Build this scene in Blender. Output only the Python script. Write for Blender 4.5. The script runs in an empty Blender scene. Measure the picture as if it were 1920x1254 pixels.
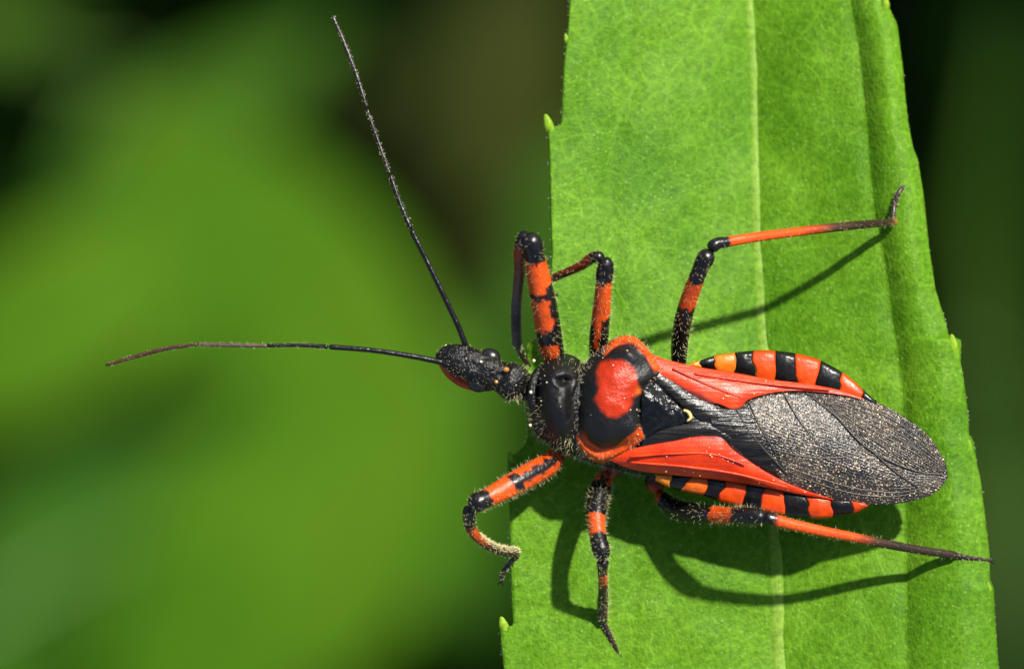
import bpy, math, random
import numpy as np
from mathutils import Vector, Matrix

rng = np.random.default_rng(7)
random.seed(7)

# ------------------------------------------------------------------ camera, sky, sun, exposure
# 1 unit is about 1.6 mm (the insect is about 10 units long). z = 0 lies about on the leaf.
SC = bpy.context.scene
COL = SC.collection
D = 160.0                                   # camera height above the leaf
cam_d = bpy.data.cameras.new('camera')
cam = bpy.data.objects.new('camera', cam_d)
COL.objects.link(cam)
cam.location = (0, 0, D)
cam_d.sensor_width = 36.0
cam_d.lens = 36.0 * D / 19.2
cam_d.clip_start = 1.0
cam_d.clip_end = 30000
cam_d.dof.use_dof = True
cam_d.dof.focus_distance = D - 1.75
cam_d.dof.aperture_fstop = cam_d.lens * 1e-3 / 2.7      # a 2.7 unit wide aperture
cam_d.dof.aperture_blades = 0
SC.camera = cam

SUN_TO = Vector((0.56, 0.70, 1.0)).normalized()
SUN_EL = math.asin(SUN_TO.z)
SUN_AZ = math.atan2(SUN_TO.x, SUN_TO.y)
world = bpy.data.worlds.new('World')
SC.world = world
world.use_nodes = True
wn = world.node_tree.nodes
wl = world.node_tree.links
sky = wn.new('ShaderNodeTexSky')
sky.sky_type = 'NISHITA'
sky.sun_disc = False
sky.sun_elevation = SUN_EL
sky.sun_rotation = SUN_AZ
wl.new(sky.outputs[0], wn['Background'].inputs[0])
wn['Background'].inputs[1].default_value = 0.08

sun_d = bpy.data.lights.new('sun', 'SUN')
sun_d.energy = 4.5
sun_d.angle = math.radians(2.0)
sun_d.color = (1.0, 0.95, 0.86)
sun = bpy.data.objects.new('sun', sun_d)
COL.objects.link(sun)
sun.location = (60, 75, 110)
sun.rotation_euler = SUN_TO.to_track_quat('Z', 'Y').to_euler()

SC.view_settings.view_transform = 'Standard'
SC.view_settings.look = 'None'
SC.view_settings.exposure = 1.1
SC.view_settings.gamma = 1.0
SC.view_settings.use_curve_mapping = False
SC.cycles.max_bounces = 8
SC.cycles.sample_clamp_indirect = 4.0

# ------------------------------------------------------------------ helpers
def P(x, y, z):
    """photo pixel + height -> point in the scene (arrays allowed)"""
    x = np.asarray(x, float); y = np.asarray(y, float); z = np.asarray(z, float)
    k = (D - z) / D
    return np.stack(np.broadcast_arrays((x - 960) / 100 * k, (627 - y) / 100 * k, z), -1)

def interp(x, pts):
    a = np.asarray(pts, float)
    return np.interp(x, a[:, 0], a[:, 1])

def smooth_interp(t, xs, ys):
    """monotone-ish cubic (Catmull-Rom) through xs, ys"""
    xs = np.asarray(xs, float); ys = np.asarray(ys, float)
    m = np.gradient(ys, xs, axis=0)
    t = np.clip(np.asarray(t, float), xs[0], xs[-1])
    i = np.clip(np.searchsorted(xs, t, side='right') - 1, 0, len(xs) - 2)
    h = xs[i + 1] - xs[i]
    s = (t - xs[i]) / h
    sh = s[..., None] if ys.ndim > 1 else s
    hh = h[..., None] if ys.ndim > 1 else h
    return ((2*sh**3 - 3*sh**2 + 1) * ys[i] + (sh**3 - 2*sh**2 + sh) * hh * m[i]
            + (-2*sh**3 + 3*sh**2) * ys[i + 1] + (sh**3 - sh**2) * hh * m[i + 1])

def vnoise(x, y, seed=0):
    """smooth value noise, roughly -1..1"""
    x = np.asarray(x, float); y = np.asarray(y, float)
    def h(i, j):
        n = np.sin(i * 127.1 + j * 311.7 + seed * 74.7) * 43758.5453
        return n - np.floor(n)
    xi = np.floor(x); yi = np.floor(y); fx = x - xi; fy = y - yi
    fx = fx*fx*(3 - 2*fx); fy = fy*fy*(3 - 2*fy)
    a = h(xi, yi) * (1 - fx) + h(xi + 1, yi) * fx
    b = h(xi, yi + 1) * (1 - fx) + h(xi + 1, yi + 1) * fx
    return (a * (1 - fy) + b * fy) * 2 - 1

def grid_faces(n, m, wrap=False):
    f = []
    for i in range(n - 1):
        for j in range(m if wrap else m - 1):
            k = (j + 1) % m
            f.append((i*m + j, i*m + k, (i+1)*m + k, (i+1)*m + j))
    return f

def set_parent(o, parent):
    if parent is None: return
    o.parent = parent
    o.matrix_parent_inverse = Matrix.Translation(-parent.location) if parent.type == 'EMPTY' else Matrix.Identity(4)

def mk(name, v, faces, mat, parent=None, col=None, smooth=True, thick=0):
    me = bpy.data.meshes.new(name)
    me.from_pydata(np.asarray(v, float).reshape(-1, 3).tolist(), [], faces)
    me.validate()
    if smooth: me.polygons.foreach_set('use_smooth', [True] * len(me.polygons))
    if col is not None:
        at = me.color_attributes.new('Col', 'FLOAT_COLOR', 'POINT')
        c = np.ones((len(me.vertices), 4), np.float32); c[:, :3] = np.asarray(col).reshape(-1, 3)
        at.data.foreach_set('color', c.ravel())
    me.materials.append(mat)
    o = bpy.data.objects.new(name, me)
    COL.objects.link(o)
    set_parent(o, parent)
    if thick:
        md = o.modifiers.new('thickness', 'SOLIDIFY'); md.thickness = thick; md.offset = -1
    return o

def tag(o, label=None, cat=None, group=None, kind=None):
    if label: o['label'] = label
    if cat: o['category'] = cat
    if group: o['group'] = group
    if kind: o['kind'] = kind
    return o

def empty(name, loc):
    o = bpy.data.objects.new(name, None); COL.objects.link(o)
    o.location = loc; o.empty_display_size = 0.5
    return o

def tube_arrays(pts, rad, n=80, m=20, flat=1.0, cap=True):
    """tapered tube along 3-D points; returns verts (n,m,3), t, side, up"""
    pts = np.asarray(pts, float)
    seg = np.r_[0, np.cumsum(np.linalg.norm(np.diff(pts, axis=0), axis=1))]
    T = seg / seg[-1]
    t = np.linspace(0, 1, n)
    c = smooth_interp(t, T, pts)
    r = np.asarray(rad, float)
    rr = smooth_interp(t, np.linspace(0, 1, len(r)) if r.ndim == 1 else r[:, 0], r if r.ndim == 1 else r[:, 1])
    rr = np.maximum(rr, 1e-3)
    if cap:
        L = seg[-1]
        d0 = t * L; d1 = (1 - t) * L
        rr = rr * np.sqrt(np.clip(1 - (1 - np.minimum(d0 / rr, 1))**2, 0.0004, 1)) * np.sqrt(np.clip(1 - (1 - np.minimum(d1 / rr, 1))**2, 0.0004, 1))
    tg = np.gradient(c, axis=0); tg /= np.linalg.norm(tg, axis=1)[:, None]
    up0 = np.array([0, 0, 1.0])
    side = np.cross(tg, up0)
    bad = np.linalg.norm(side, axis=1) < 1e-3
    side[bad] = (1, 0, 0)
    side /= np.linalg.norm(side, axis=1)[:, None]
    up = np.cross(side, tg)
    a = np.linspace(0, 2*np.pi, m, endpoint=False)
    v = c[:, None] + rr[:, None, None] * (np.cos(a)[None, :, None] * side[:, None] + flat * np.sin(a)[None, :, None] * up[:, None])
    return v, t, np.cos(a), np.sin(a), seg[-1]

def tube_faces(n, m):
    f = grid_faces(n, m, True)
    f.append(tuple(range(m))[::-1]); f.append(tuple((n-1)*m + j for j in range(m)))
    return f

def tube(name, pts, rad, mat, parent=None, colf=None, n=80, m=20, flat=1.0):
    v, t, cs, sn, L = tube_arrays(pts, rad, n, m, flat)
    col = None
    if colf is not None:
        tt = np.repeat(t[:, None], m, 1); s = np.repeat(cs[None], n, 0); u = np.repeat(sn[None], n, 0)
        col = colf(tt, s, u)
    return mk(name, v, tube_faces(n, m), mat, parent, col), v

def polar_patch(outline, centre, zf, n=40, m=110, zed=None):
    """dome over a closed pixel outline; zf(r, ang_index01, x, y)->z"""
    o = np.asarray(outline, float)
    oc = np.vstack([o, o[:1]])
    s = np.r_[0, np.cumsum(np.linalg.norm(np.diff(oc, axis=0), axis=1))]; s /= s[-1]
    q = np.linspace(0, 1, m, endpoint=False)
    # closed smooth curve
    s3 = np.r_[s[:-1] - 1, s[:-1], s[:-1] + 1]; o3 = np.vstack([o, o, o])
    rim = smooth_interp(q, s3, o3)
    r = np.linspace(0.0, 1, n)
    r = np.maximum(r, 0.004)
    c = np.asarray(centre, float)
    xy = c + r[:, None, None] * (rim - c)[None]
    z = zf(np.repeat(r[:, None], m, 1), np.repeat(q[None], n, 0), xy[..., 0], xy[..., 1])
    return xy, z, r, q

def in_poly(x, y, poly):
    """signed distance in pixels to polygon, positive inside"""
    p = np.asarray(poly, float); x = np.asarray(x, float); y = np.asarray(y, float)
    ins = np.zeros(x.shape, bool); d = np.full(x.shape, 1e9)
    for i in range(len(p)):
        a = p[i - 1]; b = p[i]
        cond = ((a[1] > y) != (b[1] > y))
        with np.errstate(divide='ignore', invalid='ignore'):
            xi = (b[0] - a[0]) * (y - a[1]) / (b[1] - a[1] + 1e-12) + a[0]
        ins ^= cond & (x < xi)
        ab = b - a
        tt = np.clip(((x - a[0]) * ab[0] + (y - a[1]) * ab[1]) / (ab @ ab + 1e-9), 0, 1)
        d = np.minimum(d, np.hypot(x - a[0] - tt * ab[0], y - a[1] - tt * ab[1]))
    return np.where(ins, d, -d)

def sstep(a, b, x):
    t = np.clip((x - a) / (b - a), 0, 1); return t*t*(3 - 2*t)

def mixc(a, b, f):
    f = np.asarray(f)[..., None]
    return np.asarray(a, float) * (1 - f) + np.asarray(b, float) * f

def hairs(name, roots, normals, mat, parent, length, radius=0.007, lean=(0, 0, 0), jitter=0.35, kind='stuff'):
    """fine bristles, each a bent three-sided spike"""
    n = len(roots)
    d = normals + np.asarray(lean) + rng.normal(0, jitter, (n, 3))
    d /= np.linalg.norm(d, axis=1)[:, None]
    L = length * rng.uniform(0.5, 1.25, n)[:, None]
    a = np.cross(d, np.array([0.31, 0.52, 0.79])); a /= np.linalg.norm(a, axis=1)[:, None]
    b = np.cross(d, a)
    base = roots - d * 0.01
    bend = rng.normal(0, 0.18, (n, 3)) * L
    mid = base + d * L * 0.55
    tip = base + d * L + bend
    V = np.empty((n, 7, 3))
    for k in range(3):
        an = k * 2 * math.pi / 3
        off = (math.cos(an) * a + math.sin(an) * b) * radius
        V[:, k] = base + off; V[:, 3 + k] = mid + off * 0.75
    V[:, 6] = tip
    fs = []
    for i in range(n):
        o = i * 7
        for k in range(3):
            l = (k + 1) % 3
            fs.append((o + k, o + l, o + 3 + l, o + 3 + k)); fs.append((o + 3 + k, o + 3 + l, o + 6))
    ob = mk(name, V, fs, mat, parent, smooth=True)
    if kind: ob['kind'] = kind
    return ob

def sample_surface(v, n, mask=None):
    """random points and normals on a grid surface v (rows, cols, 3)"""
    du = np.gradient(v, axis=0); dv = np.gradient(v, axis=1)
    nr = np.cross(dv, du); A = np.linalg.norm(nr, axis=2)
    nr = nr / np.maximum(A, 1e-9)[..., None]
    w = A.copy()
    if mask is not None: w = w * mask
    w = w.ravel() / w.sum()
    k = rng.choice(len(w), n, p=w)
    i, j = np.unravel_index(k, A.shape)
    ii = np.clip(i + 1, 0, v.shape[0] - 1); jj = np.clip(j + 1, 0, v.shape[1] - 1)
    a = rng.random((n, 1)); b = rng.random((n, 1))
    p = v[i, j] + (v[ii, j] - v[i, j]) * a * 0.9 + (v[i, jj] - v[i, j]) * b * 0.9
    return p, nr[i, j]

# ------------------------------------------------------------------ materials
def new_mat(name):
    m = bpy.data.materials.new(name); m.use_nodes = True
    return m, m.node_tree.nodes, m.node_tree.links, m.node_tree.nodes['Principled BSDF']

def N(nodes, typ, **kw):
    n = nodes.new(typ)
    for k, v in kw.items(): setattr(n, k, v)
    return n

def ramp(nodes, stops):
    r = nodes.new('ShaderNodeValToRGB')
    e = r.color_ramp.elements
    e[0].position, e[0].color = stops[0][0], (*stops[0][1], 1)
    e[1].position, e[1].color = stops[-1][0], (*stops[-1][1], 1)
    for p, c in stops[1:-1]:
        x = e.new(p); x.color = (*c, 1)
    return r

def noise(nodes, links, scale, detail=3, vec=None, rough=0.5):
    n = N(nodes, 'ShaderNodeTexNoise'); n.inputs['Scale'].default_value = scale
    n.inputs['Detail'].default_value = detail; n.inputs['Roughness'].default_value = rough
    if vec is not None: links.new(vec, n.inputs['Vector'])
    return n

def mixrgb(nodes, links, a, b, fac, mode='MIX'):
    n = N(nodes, 'ShaderNodeMix', data_type='RGBA', blend_type=mode)
    for sock, val in ((n.inputs[6], a), (n.inputs[7], b)):
        if hasattr(val, 'is_linked'): links.new(val, sock)
        else: sock.default_value = (*val, 1)
    if hasattr(fac, 'is_linked'): links.new(fac, n.inputs[0])
    else: n.inputs[0].default_value = fac
    return n.outputs[2]

def bump(nodes, links, h, strength, dist, prev=None):
    b = N(nodes, 'ShaderNodeBump'); b.inputs['Strength'].default_value = strength
    b.inputs['Distance'].default_value = dist
    links.new(h, b.inputs['Height'])
    if prev is not None: links.new(prev, b.inputs['Normal'])
    return b.outputs[0]

def maths(nodes, links, op, a, b=0.0, c=None):
    n = N(nodes, 'ShaderNodeMath', operation=op)
    for s, v in zip(n.inputs, (a, b, c)):
        if v is None: continue
        if hasattr(v, 'is_linked'): links.new(v, s)
        else: s.default_value = v
    return n.outputs[0]

def cuticle(name, rough_dark=0.33, rough_red=0.42, grain=22, gstr=0.35, gdist=0.02, coat=0.0):
    m, nd, ln, bs = new_mat(name)
    tc = N(nd, 'ShaderNodeTexCoord').outputs['Object']
    at = N(nd, 'ShaderNodeVertexColor', layer_name='Col')
    n1 = noise(nd, ln, 2.2, 4, tc); n2 = noise(nd, ln, grain, 3, tc, 0.65); n3 = noise(nd, ln, grain * 0.25, 2, tc)
    v = ramp(nd, [(0.3, (0.72, 0.72, 0.72)), (0.7, (1.12, 1.1, 1.08))]); ln.new(n1.outputs[0], v.inputs[0])
    c = mixrgb(nd, ln, at.outputs[0], v.outputs[0], 1.0, 'MULTIPLY')
    ln.new(c, bs.inputs['Base Color'])
    sep = N(nd, 'ShaderNodeSeparateColor'); ln.new(at.outputs[0], sep.inputs[0])
    f = maths(nd, ln, 'MULTIPLY', sep.outputs[0], 4.0); f = maths(nd, ln, 'MINIMUM', f, 1.0)
    r = maths(nd, ln, 'MULTIPLY_ADD', f, rough_red - rough_dark, rough_dark)
    r = maths(nd, ln, 'MULTIPLY_ADD', n3.outputs[0], 0.22, maths(nd, ln, 'SUBTRACT', r, 0.11))
    ln.new(r, bs.inputs['Roughness'])
    b1 = bump(nd, ln, n2.outputs[0], gstr, gdist)
    b2 = bump(nd, ln, n3.outputs[0], 0.4, 0.05, b1)
    ln.new(b2, bs.inputs['Normal'])
    bs.inputs['Coat Weight'].default_value = coat
    bs.inputs['Coat Roughness'].default_value = 0.25
    bs.inputs['Specular IOR Level'].default_value = 0.32
    return m

def plain(name, colour, rough=0.5, var=0.25, scale=6, bmp=0.3, bdist=0.02, spec=0.5, coat=0.0):
    m, nd, ln, bs = new_mat(name)
    tc = N(nd, 'ShaderNodeTexCoord').outputs['Object']
    n = noise(nd, ln, scale, 4, tc)
    r = ramp(nd, [(0.3, tuple(c * (1 - var) for c in colour)), (0.7, tuple(c * (1 + var) for c in colour))])
    ln.new(n.outputs[0], r.inputs[0]); ln.new(r.outputs[0], bs.inputs['Base Color'])
    bs.inputs['Roughness'].default_value = rough; bs.inputs['Specular IOR Level'].default_value = spec
    bs.inputs['Coat Weight'].default_value = coat
    n2 = noise(nd, ln, scale * 4, 3, tc)
    ln.new(bump(nd, ln, n2.outputs[0], bmp, bdist), bs.inputs['Normal'])
    return m

M = {}
M['cuticle'] = cuticle('cuticle', 0.27, 0.4, 20, 0.15, 0.015)
M['pronotum'] = cuticle('pronotum_cuticle', 0.45, 0.36, 26, 0.5, 0.02)
M['legs'] = cuticle('leg_cuticle', 0.3, 0.42, 18, 0.35, 0.02)
M['head'] = cuticle('head_cuticle', 0.27, 0.4, 13, 0.95, 0.05)
M['eye'] = plain('compound_eye', (0.004, 0.004, 0.004), 0.3, 0.2, 20, 0.15, 0.01)
M['scutellum'] = plain('scutellum_black', (0.004, 0.004, 0.004), 0.2, 0.3, 3, 0.6, 0.05, 0.35)
M['hair_pale'] = plain('pale_bristle', (0.46, 0.41, 0.20), 0.4, 0.15, 3, 0.0)
M['hair_dark'] = plain('dark_bristle', (0.03, 0.025, 0.015), 0.4, 0.15, 3, 0.0)
M['hair_grey'] = plain('grey_bristle', (0.42, 0.37, 0.25), 0.4, 0.15, 3, 0.0)
M['yellow'] = plain('scutellum_tip_yellow', (0.7, 0.5, 0.14), 0.4)
M['pollen'] = plain('pollen_cream', (0.78, 0.68, 0.4), 0.6, 0.15, 9, 0.4)
M['ocellus'] = plain('ocellus_amber', (0.30, 0.12, 0.02), 0.15, 0.2, 10)

def corium_mat():
    m, nd, ln, bs = new_mat('corium_red')
    tc = N(nd, 'ShaderNodeTexCoord').outputs['Object']
    at = N(nd, 'ShaderNodeVertexColor', layer_name='Col')
    n1 = noise(nd, ln, 3, 5, tc)
    v = ramp(nd, [(0.3, (0.75, 0.62, 0.6)), (0.65, (1.1, 1.15, 1.15))]); ln.new(n1.outputs[0], v.inputs[0])
    ln.new(mixrgb(nd, ln, at.outputs[0], v.outputs[0], 1.0, 'MULTIPLY'), bs.inputs['Base Color'])
    # long fine ridges running along the wing, plus leathery grain
    mp = N(nd, 'ShaderNodeMapping'); ln.new(tc, mp.inputs[0])
    mp.inputs['Rotation'].default_value = (0, 0, math.radians(15)); mp.inputs['Scale'].default_value = (0.5, 9, 1)
    w = noise(nd, ln, 2.0, 3, mp.outputs[0])
    n2 = noise(nd, ln, 24, 3, tc)
    b = bump(nd, ln, w.outputs[0], 0.3, 0.045); b = bump(nd, ln, n2.outputs[0], 0.3, 0.02, b)
    bs.inputs['Specular IOR Level'].default_value = 0.32
    ln.new(b, bs.inputs['Normal'])
    r = ramp(nd, [(0.3, (0.34,)*3), (0.7, (0.5,)*3)]); ln.new(n1.outputs[0], r.inputs[0])
    ln.new(r.outputs[0], bs.inputs['Roughness'])
    return m
M['corium'] = corium_mat()

def membrane_mat(name, ang, dens, wave, wstr):
    m, nd, ln, bs = new_mat(name)
    tc = N(nd, 'ShaderNodeTexCoord').outputs['Object']
    big = noise(nd, ln, 1.4, 4, tc)
    base = ramp(nd, [(0.35, (0.008, 0.006, 0.004)), (0.7, (0.030, 0.022, 0.014))]); ln.new(big.outputs[0], base.inputs[0])
    c = base.outputs[0]
    for k, (sc, d0) in enumerate(((23, dens + .06), (37, dens - .02))):  # pale gold flecks: wing glints painted into the base colour
        vo = N(nd, 'ShaderNodeTexVoronoi'); vo.inputs['Scale'].default_value = sc
        ln.new(tc, vo.inputs['Vector'])
        sep = N(nd, 'ShaderNodeSeparateColor'); ln.new(vo.outputs['Color'], sep.inputs[0])
        thr = maths(nd, ln, 'MULTIPLY_ADD', big.outputs[0], -1.3, d0 + 0.68)
        f1 = maths(nd, ln, 'GREATER_THAN', sep.outputs[0], thr)
        f2 = maths(nd, ln, 'LESS_THAN', vo.outputs['Distance'], 0.40)
        fl = maths(nd, ln, 'MULTIPLY', f1, f2)
        fl = maths(nd, ln, 'MULTIPLY', fl, maths(nd, ln, 'MULTIPLY_ADD', sep.outputs[1], 0.8, 0.03))
        hue = ramp(nd, [(0.0, (0.50, 0.32, 0.16)), (0.5, (0.55, 0.44, 0.27)), (1.0, (0.42, 0.37, 0.33))]); ln.new(sep.outputs[2], hue.inputs[0])
        c = mixrgb(nd, ln, c, hue.outputs[0], fl)
    ln.new(c, bs.inputs['Base Color'])
    mp = N(nd, 'ShaderNodeMapping'); ln.new(tc, mp.inputs[0])
    mp.inputs['Rotation'].default_value = (0, 0, math.radians(ang))
    wv = N(nd, 'ShaderNodeTexWave', bands_direction='Y'); wv.inputs['Scale'].default_value = wave
    wv.inputs['Distortion'].default_value = 5.0; wv.inputs['Detail'].default_value = 3; wv.inputs['Detail Scale'].default_value = 0.7
    ln.new(mp.outputs[0], wv.inputs['Vector'])
    n2 = noise(nd, ln, 30, 2, tc); n4 = noise(nd, ln, 3.0, 4, tc)
    b = bump(nd, ln, wv.outputs[0], wstr, 0.025); b = bump(nd, ln, n2.outputs[0], 0.7, 0.03, b); b = bump(nd, ln, n4.outputs[0], 0.35, 0.08, b)
    ln.new(b, bs.inputs['Normal'])
    bs.inputs['Roughness'].default_value = 0.3
    bs.inputs['Specular IOR Level'].default_value = 0.6
    return m
M['membrane_top'] = membrane_mat('wing_membrane_top', 20, 0.64, 6.0, .2)
M['membrane_low'] = membrane_mat('wing_membrane_under', 33, 0.66, 7.0, .6)

def clavus_mat():
    m, nd, ln, bs = new_mat('clavus_black')
    tc = N(nd, 'ShaderNodeTexCoord').outputs['Object']
    mp = N(nd, 'ShaderNodeMapping'); ln.new(tc, mp.inputs[0])
    mp.inputs['Rotation'].default_value = (0, 0, math.radians(30)); mp.inputs['Scale'].default_value = (0.6, 7, 1)
    w = noise(nd, ln, 3, 3, mp.outputs[0])
    r = ramp(nd, [(0.4, (0.004, 0.004, 0.004)), (0.8, (0.022, 0.018, 0.014))]); ln.new(w.outputs[0], r.inputs[0])
    ln.new(r.outputs[0], bs.inputs['Base Color'])
    n2 = noise(nd, ln, 22, 2, tc)
    b = bump(nd, ln, w.outputs[0], 0.5, 0.06); b = bump(nd, ln, n2.outputs[0], 0.15, 0.02, b)
    ln.new(b, bs.inputs['Normal']); bs.inputs['Roughness'].default_value = 0.26; bs.inputs['Specular IOR Level'].default_value = .35
    return m
M['clavus'] = clavus_mat()

def leaf_mat(name, dark, light, scale=1.0, trans=0.28, veins=True, tcol=None, rough=0.5, spec=0.2):
    m, nd, ln, bs = new_mat(name)
    tc = N(nd, 'ShaderNodeTexCoord').outputs['Object']
    n1 = noise(nd, ln, 0.45 * scale, 4, tc); n2 = noise(nd, ln, 9 * scale, 4, tc, 0.7); mpv = N(nd, 'ShaderNodeMapping'); ln.new(tc, mpv.inputs[0]); mpv.inputs['Scale'].default_value = (1, .3, 1)
    n3 = noise(nd, ln, 22 * scale, 2, mpv.outputs[0])
    r = ramp(nd, [(0.34, dark), (0.64, light)]); ln.new(n1.outputs[0], r.inputs[0])
    r2 = ramp(nd, [(0.32, (0.6, 0.66, 0.5)), (0.68, (1.3, 1.22, 1.4))]); ln.new(n2.outputs[0], r2.inputs[0])
    c = mixrgb(nd, ln, r.outputs[0], r2.outputs[0], 1.0, 'MULTIPLY')
    nrm = None
    if veins:
        wp = noise(nd, ln, 1.3, 3, tc)
        off = mixrgb(nd, ln, tc, wp.outputs['Color'], 0.12)
        ve = N(nd, 'ShaderNodeTexVoronoi', feature='DISTANCE_TO_EDGE'); ve.inputs['Scale'].default_value = 2.6
        ln.new(off, ve.inputs['Vector'])
        vr = ramp(nd, [(0.0, (1, 1, 1)), (0.07, (0, 0, 0))]); ln.new(ve.outputs['Distance'], vr.inputs[0])
        vf = maths(nd, ln, 'MULTIPLY', vr.outputs[0], maths(nd, ln, 'MULTIPLY_ADD', n1.outputs[0], 0.42, -0.02))
        c = mixrgb(nd, ln, c, tuple(x * 1.8 for x in light), vf)
        sp = N(nd, 'ShaderNodeTexVoronoi'); sp.inputs['Scale'].default_value = 13; ln.new(tc, sp.inputs['Vector'])
        ss = N(nd, 'ShaderNodeSeparateColor'); ln.new(sp.outputs['Color'], ss.inputs[0])
        f = maths(nd, ln, 'MULTIPLY', maths(nd, ln, 'GREATER_THAN', ss.outputs[0], 0.86), maths(nd, ln, 'LESS_THAN', sp.outputs['Distance'], 0.3))
        f = maths(nd, ln, 'MULTIPLY', f, 0.45)
        c = mixrgb(nd, ln, c, (0.24, 0.38, 0.08), f)
        cell = N(nd, 'ShaderNodeTexVoronoi'); cell.inputs['Scale'].default_value = 17; ln.new(tc, cell.inputs['Vector'])
        nrm = bump(nd, ln, cell.outputs['Distance'], 0.3, 0.03)
        nrm = bump(nd, ln, vr.outputs[0], 0.12, 0.02, nrm)
    nrm = bump(nd, ln, n2.outputs[0], 0.3, 0.035 / scale, nrm)
    nrm = bump(nd, ln, n3.outputs[0], 0.4, 0.025 / scale, nrm)
    ln.new(c, bs.inputs['Base Color']); ln.new(nrm, bs.inputs['Normal'])
    bs.inputs['Roughness'].default_value = rough; bs.inputs['Specular IOR Level'].default_value = spec
    tr = N(nd, 'ShaderNodeBsdfTranslucent')
    tint = mixrgb(nd, ln, c, tcol or (0.12, 0.38, 0.003), 0.6)
    ln.new(tint, tr.inputs[0]); ln.new(nrm, tr.inputs[1])
    mx = N(nd, 'ShaderNodeMixShader'); mx.inputs[0].default_value = trans
    ln.new(bs.outputs[0], mx.inputs[1]); ln.new(tr.outputs[0], mx.inputs[2])
    ln.new(mx.outputs[0], nd['Material Output'].inputs[0])
    return m
M['leaf'] = leaf_mat('leaf_blade', (0.060, 0.175, 0.004), (0.108, 0.245, 0.010), trans=.34, spec=.1)
M['vein'] = leaf_mat('leaf_vein', (0.145, 0.285, 0.014), (0.185, 0.33, 0.03), 1.0, .3, False)
M['vein_small'] = leaf_mat('leaf_side_vein', (0.125, 0.27, 0.012), (0.165, 0.31, 0.03), 1.0, .3, False)
M['tooth'] = leaf_mat('leaf_tooth_tip', (0.15, 0.31, 0.012), (0.24, 0.38, 0.02), 1.0, .3, False)
M['leafhair'] = plain('leaf_hair', (0.5, 0.58, 0.36), 0.4, 0.1, 3, 0.0)
M['stem'] = plain('plant_stem', (0.09, 0.18, 0.03), 0.5, 0.3, 0.6)
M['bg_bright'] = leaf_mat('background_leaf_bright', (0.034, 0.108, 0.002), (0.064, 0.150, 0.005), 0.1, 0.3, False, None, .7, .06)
M['bg_mid'] = leaf_mat('background_leaf_mid', (0.020, 0.075, 0.004), (0.035, 0.10, 0.006), 0.1, 0.3, False, (.04, .16, .004), .7, .06)  # dimness put into the colour; these leaves stand in the sun
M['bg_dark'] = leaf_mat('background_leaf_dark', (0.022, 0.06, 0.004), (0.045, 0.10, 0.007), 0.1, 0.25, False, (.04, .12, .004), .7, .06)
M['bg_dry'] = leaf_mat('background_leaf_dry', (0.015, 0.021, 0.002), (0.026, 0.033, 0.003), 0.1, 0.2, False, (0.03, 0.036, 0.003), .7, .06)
M['soil'] = plain('soil', (0.03, 0.024, 0.012), 0.9, 0.5, 0.05, 0.6, 1.0)

# ------------------------------------------------------------------ ground and background plants
GZ = -900.0
n = 60
gx = np.sinh(np.linspace(-4, 4, n)) / math.sinh(4) * 9000
X, Y = np.meshgrid(gx, gx, indexing='ij')
Zg = GZ + vnoise(X / 60, Y / 60, 3) * 6
mk('ground', np.stack([X, Y, Zg], -1), grid_faces(n, n), M['soil'])['kind'] = 'structure'

def blade_mesh(length, width, droop, cup, n=22, m=9, serr=0.0):
    """one background leaf blade along +x, arched and cupped"""
    t = np.linspace(0, 1, n); s = np.linspace(-1, 1, m)
    w = width * 0.5 * np.sin(np.pi * np.clip(t, 0, 1) ** 0.8) ** 0.85 * (1 + serr * np.sign(np.sin(t * 60)))
    x = length * t
    z = -droop * length * t ** 2
    V = np.stack([np.repeat(x[:, None], m, 1), w[:, None] * s[None], z[:, None] + cup * np.abs(s)[None] * w[:, None]], -1)
    return V, grid_faces(n, m)

def rot_z(v, a):
    c, s = math.cos(a), math.sin(a)
    return np.stack([v[..., 0]*c - v[..., 1]*s, v[..., 0]*s + v[..., 1]*c, v[..., 2]], -1)

def bg_plant(name, base, leaves, label, cat, stem_r=1.6, group=None):
    """leaves: list of (pixel x, pixel y of leaf centre, z, length px, width px, heading deg, material)"""
    top = max(l[2] for l in leaves)
    r = empty(name, (base[0], base[1], GZ + 0)); tag(r, label, cat, group)
    cx = np.mean([P(l[0], l[1], l[2])[:2] for l in leaves], axis=0)
    sp = [(base[0], base[1], GZ - 6), (base[0]*.75 + cx[0]*.25, base[1]*.75 + cx[1]*.25, GZ * .6 + top * .4 - 30), (cx[0], cx[1], top - 14)]
    tube('stem', sp, [stem_r, stem_r * .8, stem_r * .45], M['stem'], r, n=30, m=8)
    for (px, py, z, L, W, a, mt) in leaves:
        k = (D - z) / D / 100
        V, F = blade_mesh(L * k, W * k, random.uniform(.05, .2), random.uniform(.05, .3))
        V = V - np.array([L * k * .5, 0, 0])
        V = rot_z(V, math.radians(a)) + P(px, py, z)
        V[..., 2] -= V[..., 2].mean() - z
        lf = mk('leaf', V, F, M[mt], r, thick=.25)
        # stalk from leaf base to stem
        b0 = V[0, 4]
        tube('leaf_stalk', [b0, (b0 * .5 + np.array([cx[0], cx[1], z - 12]) * .5), (cx[0], cx[1], min(z, top) - 26)], [.35, .4, .5], M['stem'], r, n=12, m=6)
    return r

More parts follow.
